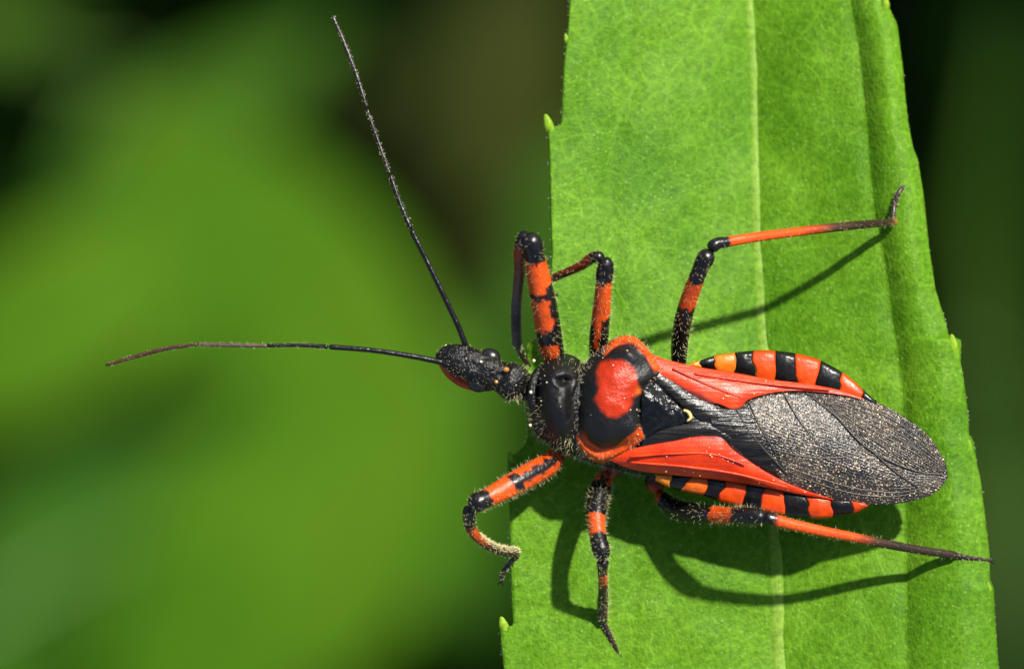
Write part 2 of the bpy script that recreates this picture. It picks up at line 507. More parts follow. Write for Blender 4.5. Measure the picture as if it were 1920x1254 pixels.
#            px    py     z    len  wid  heading
bg_plant('broad_leaf_plant', P(620, 640, GZ)[:2],
         [(640, 690, -690, 950, 400, 108, 'bg_bright'), (500, 450, -700, 800, 330, 140, 'bg_bright')],
         'bright lime green broad leaves, out of focus, spread behind the two antennae', 'plant')
bg_plant('broad_leaf_plant', P(90, 560, GZ)[:2],
         [(170, 560, -650, 900, 330, 30, 'bg_bright'), (330, 620, -670, 620, 230, 20, 'bg_bright')],
         'blurred yellow green leaf slanting beyond the tip of the horizontal antenna', 'plant')
bg_plant('broad_leaf_plant', P(470, 1130, GZ)[:2],
         [(440, 1130, -600, 900, 380, 60, 'bg_bright'), (670, 960, -640, 700, 300, 80, 'bg_bright'), (400, 1000, -625, 620, 260, 65, 'bg_bright'), (250, 1240, -610, 620, 240, 40, 'bg_bright')],
         'blurred bright green upright leaves below the horizontal antenna', 'plant')
bg_plant('broad_leaf_plant', P(820, 1000, GZ)[:2],
         [(830, 900, -710, 620, 260, 100, 'bg_mid'), (960, 480, -730, 600, 300, 50, 'bg_mid'), (820, 700, -720, 500, 300, 70, 'bg_mid'), (60, 1120, -620, 700, 300, 60, 'bg_mid'), (150, 900, -640, 500, 130, 20, 'bg_mid'), (360, 800, -690, 460, 150, 25, 'bg_mid'), (200, 1010, -630, 500, 160, 45, 'bg_mid'), (60, 1270, -610, 600, 200, 0, 'bg_mid')],
         'dull green blurred leaves behind the insect head and bent front leg', 'plant')
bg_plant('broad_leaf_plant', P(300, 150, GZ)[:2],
         [(360, 230, -720, 700, 200, 35, 'bg_mid'), (10, 40, -700, 300, 120, 10, 'bg_dark')],  # shade is in the leaf colours, none falls on them
         'blurred leaves coloured dark green as if in shade, beyond the raised antenna', 'plant')
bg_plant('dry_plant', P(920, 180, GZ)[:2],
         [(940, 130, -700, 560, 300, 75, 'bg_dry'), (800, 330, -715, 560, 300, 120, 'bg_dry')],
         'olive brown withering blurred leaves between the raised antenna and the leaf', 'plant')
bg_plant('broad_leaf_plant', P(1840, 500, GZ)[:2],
         [(1850, 300, -620, 700, 36, 80, 'bg_dark'), (1890, 700, -640, 800, 30, 95, 'bg_dark'), (1880, 1100, -620, 600, 34, 100, 'bg_dark')],  # sunlit; shade put into dark colour and narrow blades
         'narrow blurred leaves coloured dark as if in shade, past the curled leaf margin', 'plant')

# low undergrowth on the ground: an uncountable carpet of leaves
def carpet(name, count, x0, x1, y0, y1, z0, z1, size, mat, label, cat):
    V0, F0 = blade_mesh(1.0, .5, .15, .2, 6, 3)
    base = V0.reshape(-1, 3); k = len(base)
    x = rng.uniform(x0, x1, count); y = rng.uniform(y0, y1, count); z = rng.uniform(z0, z1, count)
    a = rng.uniform(0, 2*np.pi, count); s = rng.uniform(.6, 1.5, count) * size
    ti = rng.normal(0, .35, (count, 2))
    B = base[None] * s[:, None, None]
    ca, sa = np.cos(a)[:, None], np.sin(a)[:, None]
    vx = B[..., 0]*ca - B[..., 1]*sa; vy = B[..., 0]*sa + B[..., 1]*ca
    vz = B[..., 2] + vx*ti[:, :1] + vy*ti[:, 1:]
    V = np.stack([vx + x[:, None], vy + y[:, None], vz + z[:, None]], -1)
    F = [tuple(i + q*k for i in f) for q in range(count) for f in F0]
    o = mk(name, V, F, mat)
    return tag(o, label, cat, kind='stuff')
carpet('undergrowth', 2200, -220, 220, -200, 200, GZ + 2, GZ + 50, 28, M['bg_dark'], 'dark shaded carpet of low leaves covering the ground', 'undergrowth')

# unseen shrubs added towards the sun to shade the ground in view
def added_shade_shrub(cx, cy, rx, ry, z0, z1, label):
    r = empty('added_shade_shrub', (cx, cy, GZ)); tag(r, label, 'added_shade_shrub', 'unseen shrubs added for shade')
    tube('trunk', [(cx, cy, GZ - 5), (cx + 2, cy, (GZ + z0) / 2), (cx, cy + 2, z1 - 20)], [5, 4, 2], M['stem'], r, n=20, m=8)
    cnt = 620
    V0, F0 = blade_mesh(1.0, .55, .15, .2, 5, 3); base = V0.reshape(-1, 3); k = len(base)
    d = rng.normal(0, 1, (cnt, 3)); d /= np.linalg.norm(d, axis=1)[:, None]
    rad = rng.random((cnt, 1)) ** .4
    c = np.array([cx, cy, (z0 + z1) / 2]) + d * rad * np.array([rx, ry, (z1 - z0) / 2])
    a = rng.uniform(0, 2*np.pi, cnt); s = rng.uniform(10, 20, cnt); ti = rng.normal(0, .4, (cnt, 2))
    B = base[None] * s[:, None, None]
    ca, sa = np.cos(a)[:, None], np.sin(a)[:, None]
    vx = B[..., 0]*ca - B[..., 1]*sa; vy = B[..., 0]*sa + B[..., 1]*ca
    vz = B[..., 2] + vx*ti[:, :1] + vy*ti[:, 1:]
    V = np.stack([vx, vy, vz], -1) + c[:, None]
    F = [tuple(i + q*k for i in f) for q in range(cnt) for f in F0]
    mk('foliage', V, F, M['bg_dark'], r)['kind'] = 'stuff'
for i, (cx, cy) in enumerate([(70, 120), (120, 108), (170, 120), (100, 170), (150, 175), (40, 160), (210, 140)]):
    added_shade_shrub(cx, cy, 52, 50, -800, -620, 'unseen leafy dark green bush added out of view to cast shade')

# ------------------------------------------------------------------ the leaf the insect stands on
LE = np.array([(1500, -1600), (1330, -1250), (1190, -800), (1105, -300), (1068, 0), (1064, 60), (1056, 130), (1052, 228), (1050, 236), (1026, 216), (1030, 300),
               (1032, 400), (1035, 480), (1028, 560), (1014, 618), (1004, 634), (991, 648), (984, 690), (984, 760), (989, 815), (984, 834), (968, 848), (953, 858), (950, 890),
               (955, 960), (957, 1060), (962, 1168), (960, 1172), (938, 1156), (939, 1200), (945, 1254), (950, 1400), (985, 1700), (1080, 2100), (1250, 2500), (1440, 2780), (1492, 2900)], float)
RE = np.array([(1520, -1600), (1560, -1250), (1600, -800), (1638, -300), (1655, 0), (1678, 50), (1688, 130), (1698, 230), (1708, 280), (1716, 300), (1726, 360),
               (1738, 470), (1750, 545), (1768, 600), (1776, 634), (1798, 640), (1797, 680), (1803, 715), (1812, 780), (1813, 815), (1822, 830), (1828, 870), (1836, 905),
               (1844, 980), (1852, 1040), (1853, 1090), (1860, 1104), (1862, 1160), (1869, 1254), (1880, 1400), (1880, 1700), (1820, 2100), (1700, 2500), (1560, 2780), (1512, 2900)], float)
def sort_edge(e):
    """make the edge single valued in y (a notch becomes a steep step)"""
    y = e[:, 1].copy()
    for i in range(1, len(y)): y[i] = max(y[i], y[i - 1] + 2.0)
    return y, e[:, 0]
LEy, LEx = sort_edge(LE); REy, REx = sort_edge(RE)
MIDP = [(-1600, 1510), (-800, 1400), (0, 1405), (150, 1412), (300, 1415), (480, 1420), (620, 1428), (720, 1440), (960, 1449), (1100, 1455), (1254, 1461), (2000, 1480), (2900, 1502)]
CRP = [(-1600, 1516), (-800, 1530), (0, 1598), (80, 1612), (250, 1630), (380, 1641), (480, 1660), (590, 1675), (700, 1690), (1000, 1699), (1254, 1703), (1700, 1700), (2900, 1507)]
LVP = [(-1600, 1504), (-800, 1280), (0, 1172), (180, 1180), (215, 1165), (340, 1142), (480, 1152), (640, 1150), (920, 1168), (1100, 1188), (1254, 1178), (1700, 1210), (2900, 1498)]
ZB = [(-1600, -9), (-800, -4.2), (0, -1.7), (300, -1.15), (627, -0.55), (900, -0.15), (1254, 0.25), (1700, 0.3), (2300, -1.0), (2900, -3.0)]
SL = [(-1600, .4), (0, .40), (300, .36), (627, .30), (900, .20), (1254, .12), (2900, .3)]
SR = [(-1600, .4), (0, .30), (300, .27), (627, .20), (900, .14), (1254, .12), (2900, .3)]
SR2 = [(-1600, .5), (0, .62), (300, .55), (627, .42), (900, .36), (1254, .34), (2900, .3)]

def smooth_pts(y, pts):
    a = np.asarray(pts, float); return smooth_interp(y, a[:, 0], a[:, 1])

def leaf_z(px, py):
    px = np.asarray(px, float); py = np.asarray(py, float)
    mx = smooth_pts(py, MIDP); cr = smooth_pts(py, CRP)
    ex = np.interp(py, REy, REx)
    zb = smooth_pts(py, ZB)
    dl = np.clip(mx - px, 0, None) / 100; dr = np.clip(px - mx, 0, None) / 100
    wl_ = 5.2
    zl = interp(py, SL) * dl * (1 - .18 * (dl / wl_))          # left half, easing off outwards
    wr = (cr - mx) / 100
    zr = interp(py, SR) * np.minimum(dr, wr)
    over = np.clip(dr - wr, 0, None); tot = np.maximum((ex - cr) / 100, .05)
    q = np.clip(over / tot, 0, 1.1)
    s2 = interp(py, SR2)
    zr2 = s2 * tot * (0.62 * np.sin(np.clip(q / .68, 0, 1) * np.pi / 2) - 0.55 * np.clip(q - .62, 0, 1) ** 1.5 / .38 ** 1.5 * .75)
    z = zb + zl + zr + zr2
    # ribs sit in shallow furrows; soft undulation between them
    z = z + .03 * (1 - np.exp(-(np.abs(px - mx) / 26) ** 2)) * np.where(np.abs(px - mx) < 400, 1, 1)
    lvx = smooth_pts(py, LVP)
    z = z - .055 * np.exp(-((px - lvx) / 20) ** 2) - .05 * np.exp(-((px - cr) / 18) ** 2) + .05 * np.exp(-((px - (lvx + mx) / 2) / 70) ** 2) + .04 * np.exp(-((px - (cr + mx) / 2) / 55) ** 2)
    z = z + .05 * vnoise(px / 95, py / 120, 5) + .025 * vnoise(px / 38, py / 46, 9)
    return z

ROWS = np.unique(np.r_[np.linspace(-1600, -60, 60), np.arange(-60, 1320, 4.0), np.linspace(1320, 2900, 60)])
def leaf_cols(y):
    le = np.interp(y, LEy, LEx); re = np.interp(y, REy, REx)
    lv = smooth_pts(y, LVP); mx = smooth_pts(y, MIDP); cr = smooth_pts(y, CRP)
    cr = np.minimum(cr, re - 4); lv = np.maximum(lv, le + 3)
    return le, lv, mx, cr, re
le, lv, mx, cr, re = leaf_cols(ROWS)
def seg(a, b, n, end=False): return a[:, None] + (b - a)[:, None] * np.linspace(0, 1, n, endpoint=end)[None]
PX = np.concatenate([seg(le, lv, 34), seg(lv, mx, 40), seg(mx, cr, 34), seg(cr, re, 30, True)], 1)
PY = np.repeat(ROWS[:, None], PX.shape[1], 1)
LZ = leaf_z(PX, PY)
LV = P(PX, PY, LZ)
plant = empty('leafy_plant', P(1505, 3000, GZ)); tag(plant, 'tall plant holding the large toothed green leaf under the insect', 'plant')
blade = mk('leaf', LV, grid_faces(*PX.shape), M['leaf'], plant, thick=.07)
blade['label'] = 'broad bright green toothed leaf with pale midrib'
stx, sty = P(1505, 3010, 0)[:2]
tube('stem', [(stx, sty, GZ - 5), (stx + 3, sty - 2, -400), (stx, sty, -150), (stx, sty, 14)], [2.2, 1.7, 1.2, .5], M['stem'], plant, n=60, m=14)
pe = P(1502, 2880, leaf_z(1502, 2880))
tube('leaf_stalk', [pe, pe + np.array([0, -.6, -.5]), (stx, sty + .3, -5.5)], [.16, .3, .5], M['stem'], plant, n=16, m=10)
for q, (ax, ay, zz) in enumerate([(8, -14, -60), (-9, -12, -95), (-2, -16, -140), (9, -9, -190), (-12, -8, -230)]):
    V, F = blade_mesh(42, 11, .25, .25, 30, 11)
    V = rot_z(V, math.atan2(ay, ax)) + np.array([stx, sty, zz])
    mk('leaf', V, F, M['leaf'], plant, thick=.1)

def ribbon_tube(name, line, rad, mat, parent, flat=.5, lift=0.0, n=120, m=10):
    line = np.asarray(line, float)
    s = np.r_[0, np.cumsum(np.hypot(*np.diff(line, axis=0).T))]
    t = np.linspace(0, s[-1], n)
    xy = smooth_interp(t, s, line)
    pts = P(xy[:, 0], xy[:, 1], leaf_z(xy[:, 0], xy[:, 1]) + lift)
    return tube(name, pts, rad, mat, parent, n=n, m=m, flat=flat)[0]
yy = np.arange(-1500, 2880, 60.)
ribbon_tube('midrib', np.stack([smooth_pts(yy, MIDP), yy], 1), [.03, .115, .145, .17, .19], M['vein'], blade, .4, .052, 400)
yy = np.arange(-1400, 2700, 60.)
ribbon_tube('side_vein', np.stack([smooth_pts(yy, CRP) + 1, yy], 1), [.02, .04, .05, .055, .06], M['vein_small'], blade, .5, .022, 400)
ribbon_tube('side_vein', np.stack([smooth_pts(yy, LVP), yy], 1), [.02, .035, .045, .05, .06], M['vein_small'], blade, .5, .022, 400)
def mid_x(y): return float(smooth_pts(np.array(float(y)), MIDP))
def lv_x(y): return float(smooth_pts(np.array(float(y)), LVP))
def cr_x(y): return float(smooth_pts(np.array(float(y)), CRP))
cross = [[(1180, 180), (1205, 205), (1260, 235), (1330, 300), (1412, 330)], [(1140, 340), (1085, 330), (1040, 290)], [(1168, 930), (1100, 900), (1020, 870)],
         [(1188, 1100), (1100, 1085), (1000, 1060)], [(1690, 720), (1740, 700), (1785, 660)], [(1700, 1100), (1770, 1010), (1840, 960)], [(1458, 1254), (1500, 1150), (1525, 1060), (1545, 1010), (1590, 960)]]
for y in (60, 190, 330, 455, 590, 760, 900, 1040, 1170, 1290, 1400):          # branches rising from the midrib
    j = random.uniform(-25, 25)
    cross.append([(mid_x(y), y), (mid_x(y) * .66 + lv_x(y - 90) * .34, y - 34 + j * .3), (mid_x(y) * .3 + lv_x(y - 90) * .7, y - 80 + j), (lv_x(y - 120 + j), y - 120 + j)])
    j = random.uniform(-25, 25)
    cross.append([(mid_x(y + 40), y + 40), (mid_x(y) * .6 + cr_x(y) * .4, y - 30 + j * .4), (mid_x(y) * .25 + cr_x(y) * .75, y - 95 + j), (cr_x(y - 150 + j), y - 150 + j)])
    cross.append([(lv_x(y), y), (lv_x(y) - 40, y - 30), (lv_x(y) - 85, y - 80 + j)])
for ln_ in cross:
    r_ = random.uniform(.7, 1.15)
    ribbon_tube('cross_vein', ln_, [.022 * r_, .024 * r_, .014 * r_], M['vein_small'], blade, .45, .002, 70, 8)
for (x0, y0, x1, y1, w) in [(1034, 252, 1022, 214, .09), (1064, 84, 1060, 64, .05), (1000, 668, 990, 632, .09), (960, 876, 953, 844, .08), (950, 1190, 939, 1155, .09),
                        (1660, 22, 1660, -6, .08), (1706, 292, 1684, 282, .07), (1732, 492, 1728, 474, .05), (1789, 668, 1784, 626, .09), (1818, 852, 1816, 824, .06), (1856, 1118, 1852, 1090, .06)]:
    z0 = float(leaf_z(x0, y0)) + .01; z1 = z0 + .05
    tube('tooth_tip', [P(x0, y0, z0), P(x0*.45 + x1*.55, y0*.45 + y1*.55, z0*.4 + z1*.6), P(x1, y1, z1)], [w*.9, w, w*.35], M['tooth'], blade, n=20, m=10, flat=.6)

# fine hairs on the leaf: dense on the right margin, sparse elsewhere
vis = (PY > -40) & (PY < 1300)
mw = np.where(vis, .12, 0.) + np.where(vis & (PX > cr[:, None]), 1.0, 0.) + np.where(vis & (PX > cr[:, None]) & (PY > 500), .8, 0) + np.where(vis & (PY > 850), .25, 0)
p, nn = sample_surface(LV, 7000, mw)
nn = np.where(nn[:, 2:] < 0, -nn, nn)
hairs('leaf_hair', p, nn * .5, M['leafhair'], blade, .075, .006, lean=(.1, -.55, 0), jitter=.25)
for side, cnt in ((0, 130), (PX.shape[1] - 1, 520)):
    e = LV[vis[:, 0]][:, side]
    i = rng.integers(0, len(e) - 1, cnt)
    p = e[i] + (e[i + 1] - e[i]) * rng.random((cnt, 1))
    d = np.array([(-1 if side == 0 else 1) * .8, .5, .25]) * np.ones((cnt, 1))
    hairs('leaf_hair', p, d, M['leafhair'], blade, .065, .005, jitter=.3)

# ------------------------------------------------------------------ the assassin bug
BLACK = np.array((0.0045, 0.0042, 0.004)); RED = np.array((0.55, 0.031, 0.002)); ORANGE = np.array((0.52, 0.058, 0.002))
AMBER = np.array((0.72, 0.19, 0.01)); BROWN = np.array((0.045, 0.020, 0.009))
bug = empty('assassin_bug', P(1250, 800, leaf_z(1250, 800)))
tag(bug, 'black and red assassin bug standing on the large green leaf', 'insect')

# --- trunk: head, neck, thorax and abdomen as one continuous body
SP = np.array([ # px, py, z, half width px, half height px
    (818, 662, 1.98, 3, 3), (822, 664, 2.0, 12, 11), (830, 666, 2.02, 19, 17), (850, 671, 2.06, 27, 24), (872, 679, 2.10, 31, 27), (895, 688, 2.12, 31, 28), (915, 696, 2.13, 32, 29),
    (930, 703, 2.10, 29, 25), (940, 707, 2.08, 29, 25), (955, 713, 2.12, 35, 31), (972, 721, 2.08, 33, 29), (986, 728, 2.0, 25, 22), (996, 733, 1.97, 21, 19), (1006, 738, 1.97, 30, 26),
    (1022, 745, 1.95, 62, 46), (1060, 757, 1.92, 80, 60), (1110, 770, 1.80, 92, 74), (1180, 785, 1.62, 98, 80), (1260, 802, 1.50, 98, 74), (1350, 818, 1.42, 108, 66),
    (1450, 832, 1.36, 116, 58), (1540, 846, 1.32, 102, 48), (1610, 858, 1.28, 70, 36), (1650, 864, 1.28, 36, 22), (1672, 868, 1.28, 8, 7)], float)
ns, ms = 240, 56
sl = np.r_[0, np.cumsum(np.hypot(np.diff(SP[:, 0]), np.diff(SP[:, 1])))]
S = smooth_interp(np.linspace(0, sl[-1], ns), sl, SP)
tg = np.gradient(S[:, :2], axis=0); tg /= np.linalg.norm(tg, axis=1)[:, None]
nx, ny = -tg[:, 1], tg[:, 0]            # towards the lower side of the picture
a = np.linspace(0, 2*np.pi, ms, endpoint=False)
ca = np.sign(np.cos(a)) * np.abs(np.cos(a)) ** .9; sa = np.sign(np.sin(a)) * np.abs(np.sin(a)) ** .9
bx = S[:, 0:1] + nx[:, None] * S[:, 3:4] * ca; by = S[:, 1:2] + ny[:, None] * S[:, 3:4] * ca
bz = S[:, 2:3] + S[:, 4:5] / 100 * sa
bz += .018 * vnoise(bx / 9, by / 9, 2) * (bx < 990)
BV = P(bx, by, bz)
bc = np.broadcast_to(BLACK, BV.shape).copy()
# red underside of the head beside the beak, reddish abdomen flanks
under = sstep(-.15, -.55, np.repeat(sa[None], ns, 0)) * ((bx > 835) & (bx < 900))
bc = mixc(bc, ORANGE * .8, under * (np.repeat(ca[None], ns, 0) > 0))
body = mk('body', BV, tube_faces(ns, ms), M['head'], bug, bc)
body['label'] = 'black granular hairy head, thorax and abdomen'

def ball(name, px, py, z, rx, ry, rz, ang, mat, parent, n=14, m=22):
    t = np.linspace(0, np.pi, n); a = np.linspace(0, 2*np.pi, m, endpoint=False)
    x = rx * np.sin(t)[:, None] * np.cos(a); y = ry * np.sin(t)[:, None] * np.sin(a); zz = rz * np.cos(t)[:, None] * np.ones(m)
    c, s = math.cos(ang), math.sin(ang)
    V = np.stack([x*c - y*s, x*s + y*c, zz], -1) / 100 + P(px, py, z)
    f = grid_faces(n, m, True)
    col = np.broadcast_to(BLACK, V.shape)
    return mk(name, V, f, mat, parent, col)
ba = -math.atan2(.35, 1)
ball('eye', 920, 669, 2.13, 20, 16, 15, ba, M['eye'], body)
ball('eye', 895, 720, 2.13, 20, 15, 15, ba, M['eye'], body)
ball('ocellus', 949, 693, 2.40, 6, 5, 5, 0, M['ocellus'], body)
ball('ocellus', 930, 716, 2.345, 4, 4, 4, 0, M['ocellus'], body)
# antenna sockets
ball('antenna_socket', 872, 655, 2.16, 12, 11, 11, 0, M['head'], body)
ball('antenna_socket', 836, 679, 2.12, 11, 10, 10, 0, M['head'], body)
# beak folded under the head
tube('beak', [P(826, 676, 1.86), P(845, 700, 1.72), P(868, 716, 1.66), P(892, 724, 1.66), P(930, 728, 1.74)], [.07, .10, .105, .085, .04], M['legs'], body,
     lambda t, s, u: mixc(np.broadcast_to(ORANGE * .75, t.shape + (3,)), BLACK, sstep(.7, .8, t)), n=50, m=14)

# --- antennae: four segments each
def antenna(segs, label):
    first = None
    for k, (pts, rad, c0, c1) in enumerate(segs):
        pts = [P(*q) for q in pts]
        nm = 'antenna' if k == 0 else 'antenna_segment'
        o, v = tube(nm, pts, rad, M['legs'], bug if k == 0 else first,
                    lambda t, s, u, c0=c0, c1=c1: mixc(np.broadcast_to(c0, t.shape + (3,)), c1, t), n=70, m=12)
        if k == 0: first = o; o['label'] = label
        cnt = (40, 90, 130, 130)[k]
        p, nn = sample_surface(v[2:-2], cnt)
        hairs('bristle', p, -nn if np.mean(np.sum(nn * (p - v.mean(1)[np.argmin(np.linalg.norm(v.mean(1)[:, None] - p[None], axis=2), axis=0)]), axis=1)) < 0 else nn,
              M['hair_grey'] if k > 0 else M['hair_dark'], first, .045, .005, jitter=.3)
    return first
DKB = np.array((.010, .008, .006)); PALE = np.array((.07, .05, .03)); RING = np.array((.35, .16, .03))
antenna([([(874, 650, 2.2), (866, 628, 2.26), (840, 570, 2.35), (806, 500, 2.4), (771, 430, 2.42)], [.055, .05, .05, .046, .052], BLACK, BLACK),
         ([(771, 430, 2.42), (750, 380, 2.4), (731, 328, 2.36)], [.05, .042, .044], BLACK, BLACK),
         ([(731, 327, 2.36), (710, 268, 2.3), (688, 205, 2.25)], [.034, .036, .036], DKB, DKB),
         ([(688, 203, 2.25), (668, 140, 2.18), (644, 78, 2.1), (623, 28, 2.0)], [.034, .04, .042, .03], DKB * 1.3, DKB * 2)], 'long black antenna raised towards the leaf tip')
antenna([([(834, 680, 2.14), (790, 671, 2.16), (700, 657, 2.2), (616, 650, 2.2)], [.055, .05, .046, .05], BLACK, BLACK),
         ([(616, 650, 2.2), (560, 647, 2.18), (500, 648, 2.15)], [.042, .036, .036], BLACK, BLACK),
         ([(501, 648, 2.15), (440, 647, 2.1), (371, 645, 2.05)], [.036, .038, .04], PALE, PALE),
         ([(371, 645, 2.05), (320, 652, 2.0), (255, 668, 1.95), (197, 685, 1.9)], [.034, .038, .038, .028], BROWN, BROWN)], 'antenna stretched ahead of the head, brown towards its tip')

# --- pronotum
PO = [(1134, 648), (1150, 636), (1168, 629), (1189, 631), (1207, 645), (1225, 669), (1237, 692), (1234, 704), (1227, 713), (1218, 727), (1212, 750), (1204, 780), (1206, 806), (1207, 822),
      (1186, 841), (1145, 864), (1126, 868), (1106, 861), (1086, 843), (1076, 825), (1076, 780), (1080, 735), (1090, 695), (1108, 668)]
PC = (1150, 738)
DISC = [(1126, 676), (1148, 671), (1171, 674), (1194, 684), (1199, 710), (1207, 730), (1206, 740), (1189, 749), (1183, 773), (1158, 787), (1138, 783), (1124, 772), (1108, 749), (1119, 728), (1114, 698)]
def pron_z(r, q, x, y):
    ez = 2.32 + .26 * sstep(1110, 1230, x) - .22 * sstep(760, 870, y)
    z = ez + (3.02 - ez) * (1 - r ** 2.3) ** .8
    lat = np.abs((y - 738) + (x - 1150) * -.26)
    fl = sstep(75, 105, lat)                       # flared side margins
    z = z + fl * (.10 * np.exp(-((r - .95) / .06) ** 2) - .10 * np.exp(-((r - .80) / .07) ** 2))
    hump = np.exp(-(((x - 1185) / 26) ** 2 + ((y - 660) / 20) ** 2)) * .14 + np.exp(-(((x - 1190) / 26) ** 2 + ((y - 815) / 20) ** 2)) * .10
    z = z + hump + .012 * vnoise(x / 14, y / 14, 4)
    z = z + .012 * vnoise(x / 22, y / 22, 14)
    return z
xy, z, r, q = polar_patch(PO, PC, pron_z, 70, 200)
X, Y = xy[..., 0], xy[..., 1]
dd = in_poly(X, Y, DISC) - 3 + 3 * vnoise(X / 12, Y / 12, 8)
f = sstep(-4, 7, dd)
col = mixc(np.broadcast_to(BLACK * 1.3, X.shape + (3,)), RED * .74, f)
col = mixc(col, AMBER, f * sstep(1186, 1206, X) * sstep(715, 730, Y) * sstep(775, 745, Y))
R2 = np.repeat(r[:, None], len(q), 1)
ro = np.hypot(X - PC[0], Y - PC[1])
edge_px = ro / np.maximum(R2, .01) * (1 - R2)       # distance to the margin along the ray, px
upper = sstep(700, 688, Y) * sstep(1128, 1140, X)
lower = sstep(800, 822, Y + (X - 1140) * .1)
wid = np.where(Y < 740, 13 + 4 * sstep(1190, 1150, X), 24 + 5 * sstep(1170, 1120, X))
rim = sstep(2.5, -2.5, edge_px - wid - 2.5 * vnoise(X / 15, Y / 15, 3)) * np.maximum(upper, lower)
col = mixc(col, ORANGE * 1.05, rim)
hind = sstep(3, 1, edge_px) * sstep(1195, 1203, X) * sstep(700, 725, Y) * sstep(800, 790, Y)
col = mixc(col, AMBER * .8, hind)
PV = P(X, Y, z)
# skirt below the margin
sk = PV[-1] + np.array([0, 0, -.22]); sk[:, :2] = sk[:, :2] * 1 - (sk[:, :2] - P(*PC, 2.5)[:2]) * .06
PVs = np.concatenate([PV, sk[None]], 0); cs_ = np.concatenate([col, col[-1:]], 0)
pron = mk('pronotum', PVs, grid_faces(71, 200, True), M['pronotum'], bug, cs_)
pron['label'] = 'black pronotum with red centre and raised red side rims'

FO = [(1003, 728), (1006, 702), (1017, 681), (1038, 666), (1062, 663), (1084, 672), (1097, 700), (1094, 740), (1096, 790), (1090, 832), (1066, 846), (1034, 838), (1010, 806), (1001, 765)]
FC = (1048, 750)
def lobe_z(r, q, x, y):
    ez = 2.0 - .15 * sstep(790, 840, y)
    z = ez + (2.74 - ez) * (1 - r ** 2.2) ** .75
    g = lambda cx, cy, w, h: np.exp(-(((x - cx) / w) ** 2 + ((y - cy) / h) ** 2))
    z = z + .11 * g(1042, 698, 26, 22) + .10 * g(1046, 762, 26, 26) + .05 * g(1060, 806, 20, 18)
    z = z - .22 * g(1057, 714, 13, 8) - .04 * g(1040, 730, 28, 8) - .08 * g(1070, 750, 8, 40)
    return z + .01 * vnoise(x / 8, y / 8, 6)
xy, z, r, q = polar_patch(FO, FC, lobe_z, 50, 130)
FV = P(xy[..., 0], xy[..., 1], z)
sk = FV[-1] + np.array([0, 0, -.3]); FVs = np.concatenate([FV, sk[None]], 0)
mk('front_lobe', FVs, grid_faces(51, 130, True), M['pronotum'], pron, np.broadcast_to(BLACK, FVs.shape))
# collar behind the neck
tube('collar', [P(1012, 690, 2.05), P(1001, 712, 2.22), P(997, 735, 2.27), P(1001, 765, 2.2), P(1012, 795, 1.98)], [.07, .085, .085, .085, .06], M['head'], pron,
     lambda t, s, u: np.broadcast_to(BLACK, t.shape + (3,)), n=40, m=14)

# --- wings: body frame and shared height field
AX0 = np.array((1150., 740.)); AXD = np.array((628., 152.)); AXL = np.hypot(*AXD); AXD /= AXL
def frame_uv(x, y):
    dx, dy = x - AX0[0], y - AX0[1]
    return (dx * AXD[0] + dy * AXD[1]) / AXL, -dx * AXD[1] + dy * AXD[0]
def wing_z(x, y):
    u, v = frame_uv(x, y)
    zc = smooth_interp(u, [0, .12, .3, .55, .8, 1.05], [2.62, 2.62, 2.52, 2.30, 2.0, 1.62])
    return zc - .48 * (v / 140) ** 2
def loft_patch(name, up, low, mat, parent, lift=0.0, n=70, m=30, bulge=0.0, colf=None, thick=.03, zfun=None):
    def res(c):
        c = np.asarray(c, float); s = np.r_[0, np.cumsum(np.hypot(*np.diff(c, axis=0).T))]
        return smooth_interp(np.linspace(0, s[-1], n), s, c)
    A, B = res(up), res(low)
    w = np.linspace(0, 1, m)
    xy = A[:, None] * (1 - w)[None, :, None] + B[:, None] * w[None, :, None]
    X, Y = xy[..., 0], xy[..., 1]
    z = (zfun or wing_z)(X, Y) + lift
    wd = np.linalg.norm(B - A, axis=1)[:, None] / 100
    z = z + bulge * np.sin(np.pi * w)[None] * np.minimum(wd, 1)
    V = P(X, Y, z)
    col = colf(X, Y, np.repeat(np.linspace(0, 1, n)[:, None], m, 1), np.repeat(w[None], n, 0)) if colf else None
    # keep the faces looking up
    F = grid_faces(n, m)
    e1 = V[n//2 + 1, m//2] - V[n//2, m//2]; e2 = V[n//2, m//2 + 1] - V[n//2, m//2]
    if np.cross(e2, e1)[2] < 0: pass
    if np.cross(e1, e2)[2] > 0: F = [f[::-1] for f in F]
    return mk(name, V, F, mat, parent, col, thick=thick), V

def corium_col(x, y, s, w):
    c = np.broadcast_to(RED, x.shape + (3,)) * (1 + .15 * vnoise(x / 30, y / 14, 2))[..., None]
    return c
# the two forewings (upper in the picture = the insect's right)
UPo = [(1222, 664), (1232, 668), (1300, 686), (1379, 699), (1451, 712), (1523, 721), (1580, 733), (1618, 746)]
UPi = [(1228, 690), (1234, 698), (1275, 724), (1315, 752), (1349, 758), (1382, 768), (1402, 750), (1430, 740), (1470, 733), (1540, 735), (1590, 742), (1618, 748)]
LOi = [(1138, 858), (1180, 843), (1230, 832), (1262, 827), (1300, 819), (1330, 817), (1355, 820), (1368, 836), (1403, 863), (1459, 897), (1519, 922), (1562, 935)]
LOo = [(1140, 862), (1180, 878), (1260, 890), (1339, 898), (1419, 910), (1499, 926), (1540, 933), (1562, 937)]
right_wing, v = loft_patch('forewing', UPo, UPi, M['corium'], bug, .02, 90, 34, .10, lambda x, y, s, w: mixc(corium_col(x, y, s, w), BLACK * 2, .85 * sstep(-4, 8, in_poly(x, y, [(1255, 712), (1318, 738), (1350, 757), (1345, 775), (1250, 730)])[...])))
right_wing['label'] = 'forewing with red leathery part on the far side'
